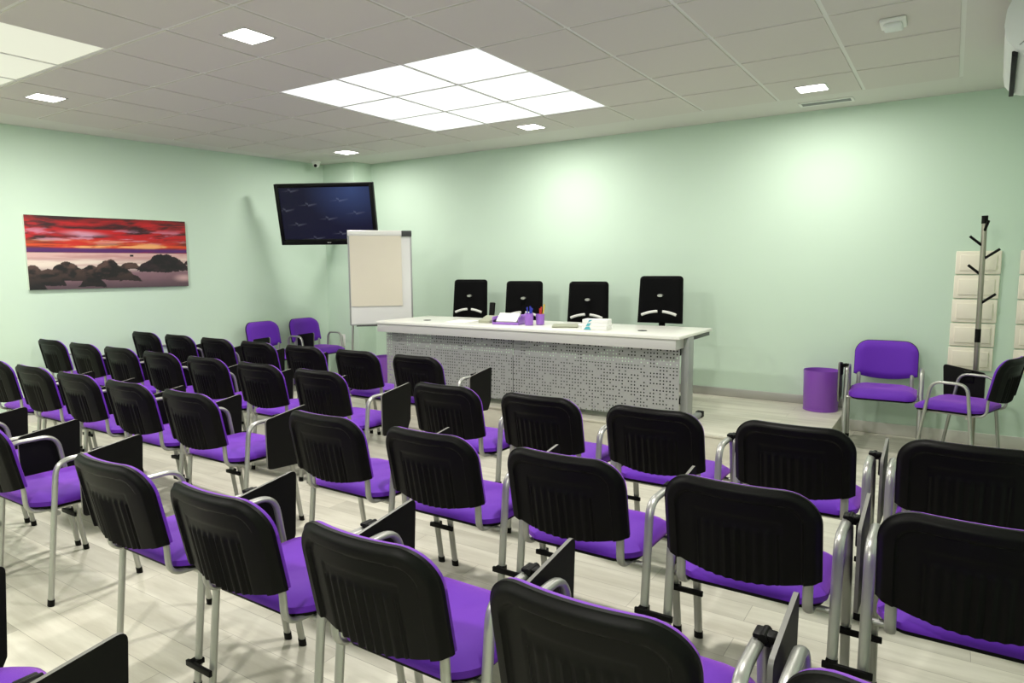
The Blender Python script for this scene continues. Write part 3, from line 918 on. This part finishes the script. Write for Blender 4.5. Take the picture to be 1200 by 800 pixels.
# wall air conditioner
ac = thing('air_conditioner', 'white wall air conditioner with a dark slot high by the ceiling', 'air conditioner', (xr(1.215), 1.215, 2.40), -math.atan(.042))
prof = [(-.002, .0), (-.24, .0), (-.29, .018), (-.325, .065), (-.336, .13), (-.33, .20), (-.305, .255), (-.27, .282), (-.002, .284)]
prof = [(p.x, p.z) for p in fillet([(a, 0, b) for a, b in prof], .03, 3)]
MB().prism(prof, 'y', -.52, .535).build('casing', 'ac_white', ac, angle=50)
MB().box(-.302, -.278, -.47, .50, -.004, .022, bev=.003).build('outlet_slot', 'dark_hole', ac)
cap_p = [(a * 1.006, .142 + (b - .142) * 1.01) for a, b in prof]
MB().prism(cap_p, 'y', -.535, -.518).build('end_cap', 'ac_white', ac, angle=50)
MB().tube([(-.255, -.5365, .278), (-.215, -.5365, .22), (-.20, -.5365, .14), (-.225, -.5365, .07), (-.275, -.5365, .03)], .0028, seg=6).build('cap_seam', 'grey_metal', ac)

# ceiling sensor, vent, dome camera
t = thing('ceiling_sensor', 'small square white sensor box on the ceiling near the air conditioner', 'sensor', (3.89, .875, CH - .0072))
MB().box(-.062, .062, -.075, .075, -.022, 0, bev=.008).build('base_plate', 'socket', t)
MB().box(-.045, .045, -.058, .058, -.042, -.021, bev=.012, seg=3).build('cover', 'ac_white', t)
t = thing('ceiling_vent', 'slim white slotted air vent in the ceiling border', 'vent', (3.305, 2.655, CH))
fr = MB()
for s in (-1, 1):
    fr.box(-.20, .20, s * .062 - .010, s * .062 + .010, -.008, -.0005, bev=.002)
    fr.box(s * .19 - .010, s * .19 + .010, -.053, .053, -.008, -.0005, bev=.002)
fr.build('vent_frame', 'white', t)
MB().box(-.18, .18, -.052, .052, -.002, -.0004).build('vent_opening', 'dark_hole', t)
sl = MB()
for k in range(3): sl.box(-.18, .18, -.040 + k * .035, -.022 + k * .035, -.007, -.003, bev=.001)
sl.build('slats', 'grey_metal', t)
t = thing('dome_camera', 'small white dome camera on the ceiling above the TV', 'camera', (-2.32, 2.36, CH))
MB().lathe([(.055, 0), (.055, -.022), (.048, -.028), (.044, -.030)], (0, 0, 0), 24).build('camera_mount', 'socket', t)
MB().lathe([(.044, -.028), (.043, -.05), (.034, -.068), (.018, -.078), (.002, -.080)], (0, 0, 0), 24).build('camera_housing', 'socket', t)
e = Vector((.55, -.72, -.42)).normalized()
MB().tube([tuple(Vector((0, 0, -.045)) + e * .030), tuple(Vector((0, 0, -.045)) + e * .048)], .019, seg=14).build('lens', 'gloss_black', t)
# double wall socket below the flip chart
t = thing('wall_socket', 'white double wall socket low on the corner wall by the flip chart', 'socket', (-2.285, 2.663, .49))
MB().box(-.042, .042, -.012, 0, -.075, .075, bev=.004).build('socket_plate', 'socket', t)
for z in (-.036, .036):
    MB().tube([(0, -.0135, z), (0, -.010, z)], .024, seg=18).build('outlet', 'tbar', t)

# ------------------------------------------------------------------ world, camera, colour management
w = bpy.data.worlds.new('World'); sc.world = w; w.use_nodes = True
bgn = w.node_tree.nodes.get('Background')
bgn.inputs[0].default_value = (0.5, 0.55, 0.6, 1); bgn.inputs[1].default_value = 0.02

cam = bpy.data.cameras.new('camera'); co = bpy.data.objects.new('camera', cam); COL.objects.link(co)
cam.sensor_width = 36.0; cam.sensor_fit = 'HORIZONTAL'
cam.lens = 36.0 * 791.27 / 1200
cam.clip_start = 0.02
yaw, pitch, roll = 0.5770, -0.1114, -0.0071
fw = Vector((-math.sin(yaw) * math.cos(pitch), math.cos(yaw) * math.cos(pitch), math.sin(pitch)))
r0 = Vector((math.cos(yaw), math.sin(yaw), 0)); u0 = r0.cross(fw)
r = r0 * math.cos(roll) + u0 * math.sin(roll); u = -r0 * math.sin(roll) + u0 * math.cos(roll)
mw = Matrix(((r.x, u.x, -fw.x, 4.227), (r.y, u.y, -fw.y, -3.372), (r.z, u.z, -fw.z, 1.418), (0, 0, 0, 1)))
co.matrix_world = mw
sc.camera = co
sc.view_settings.view_transform = 'Standard'
sc.view_settings.look = 'None'
sc.view_settings.gamma = 1.0
sc.view_settings.exposure = 0.0
sc.view_settings.use_curve_mapping = False
sc.cycles.max_bounces = 10
sc.cycles.diffuse_bounces = 6
sc.cycles.transparent_max_bounces = 12
sc.cycles.sample_clamp_indirect = 8.0
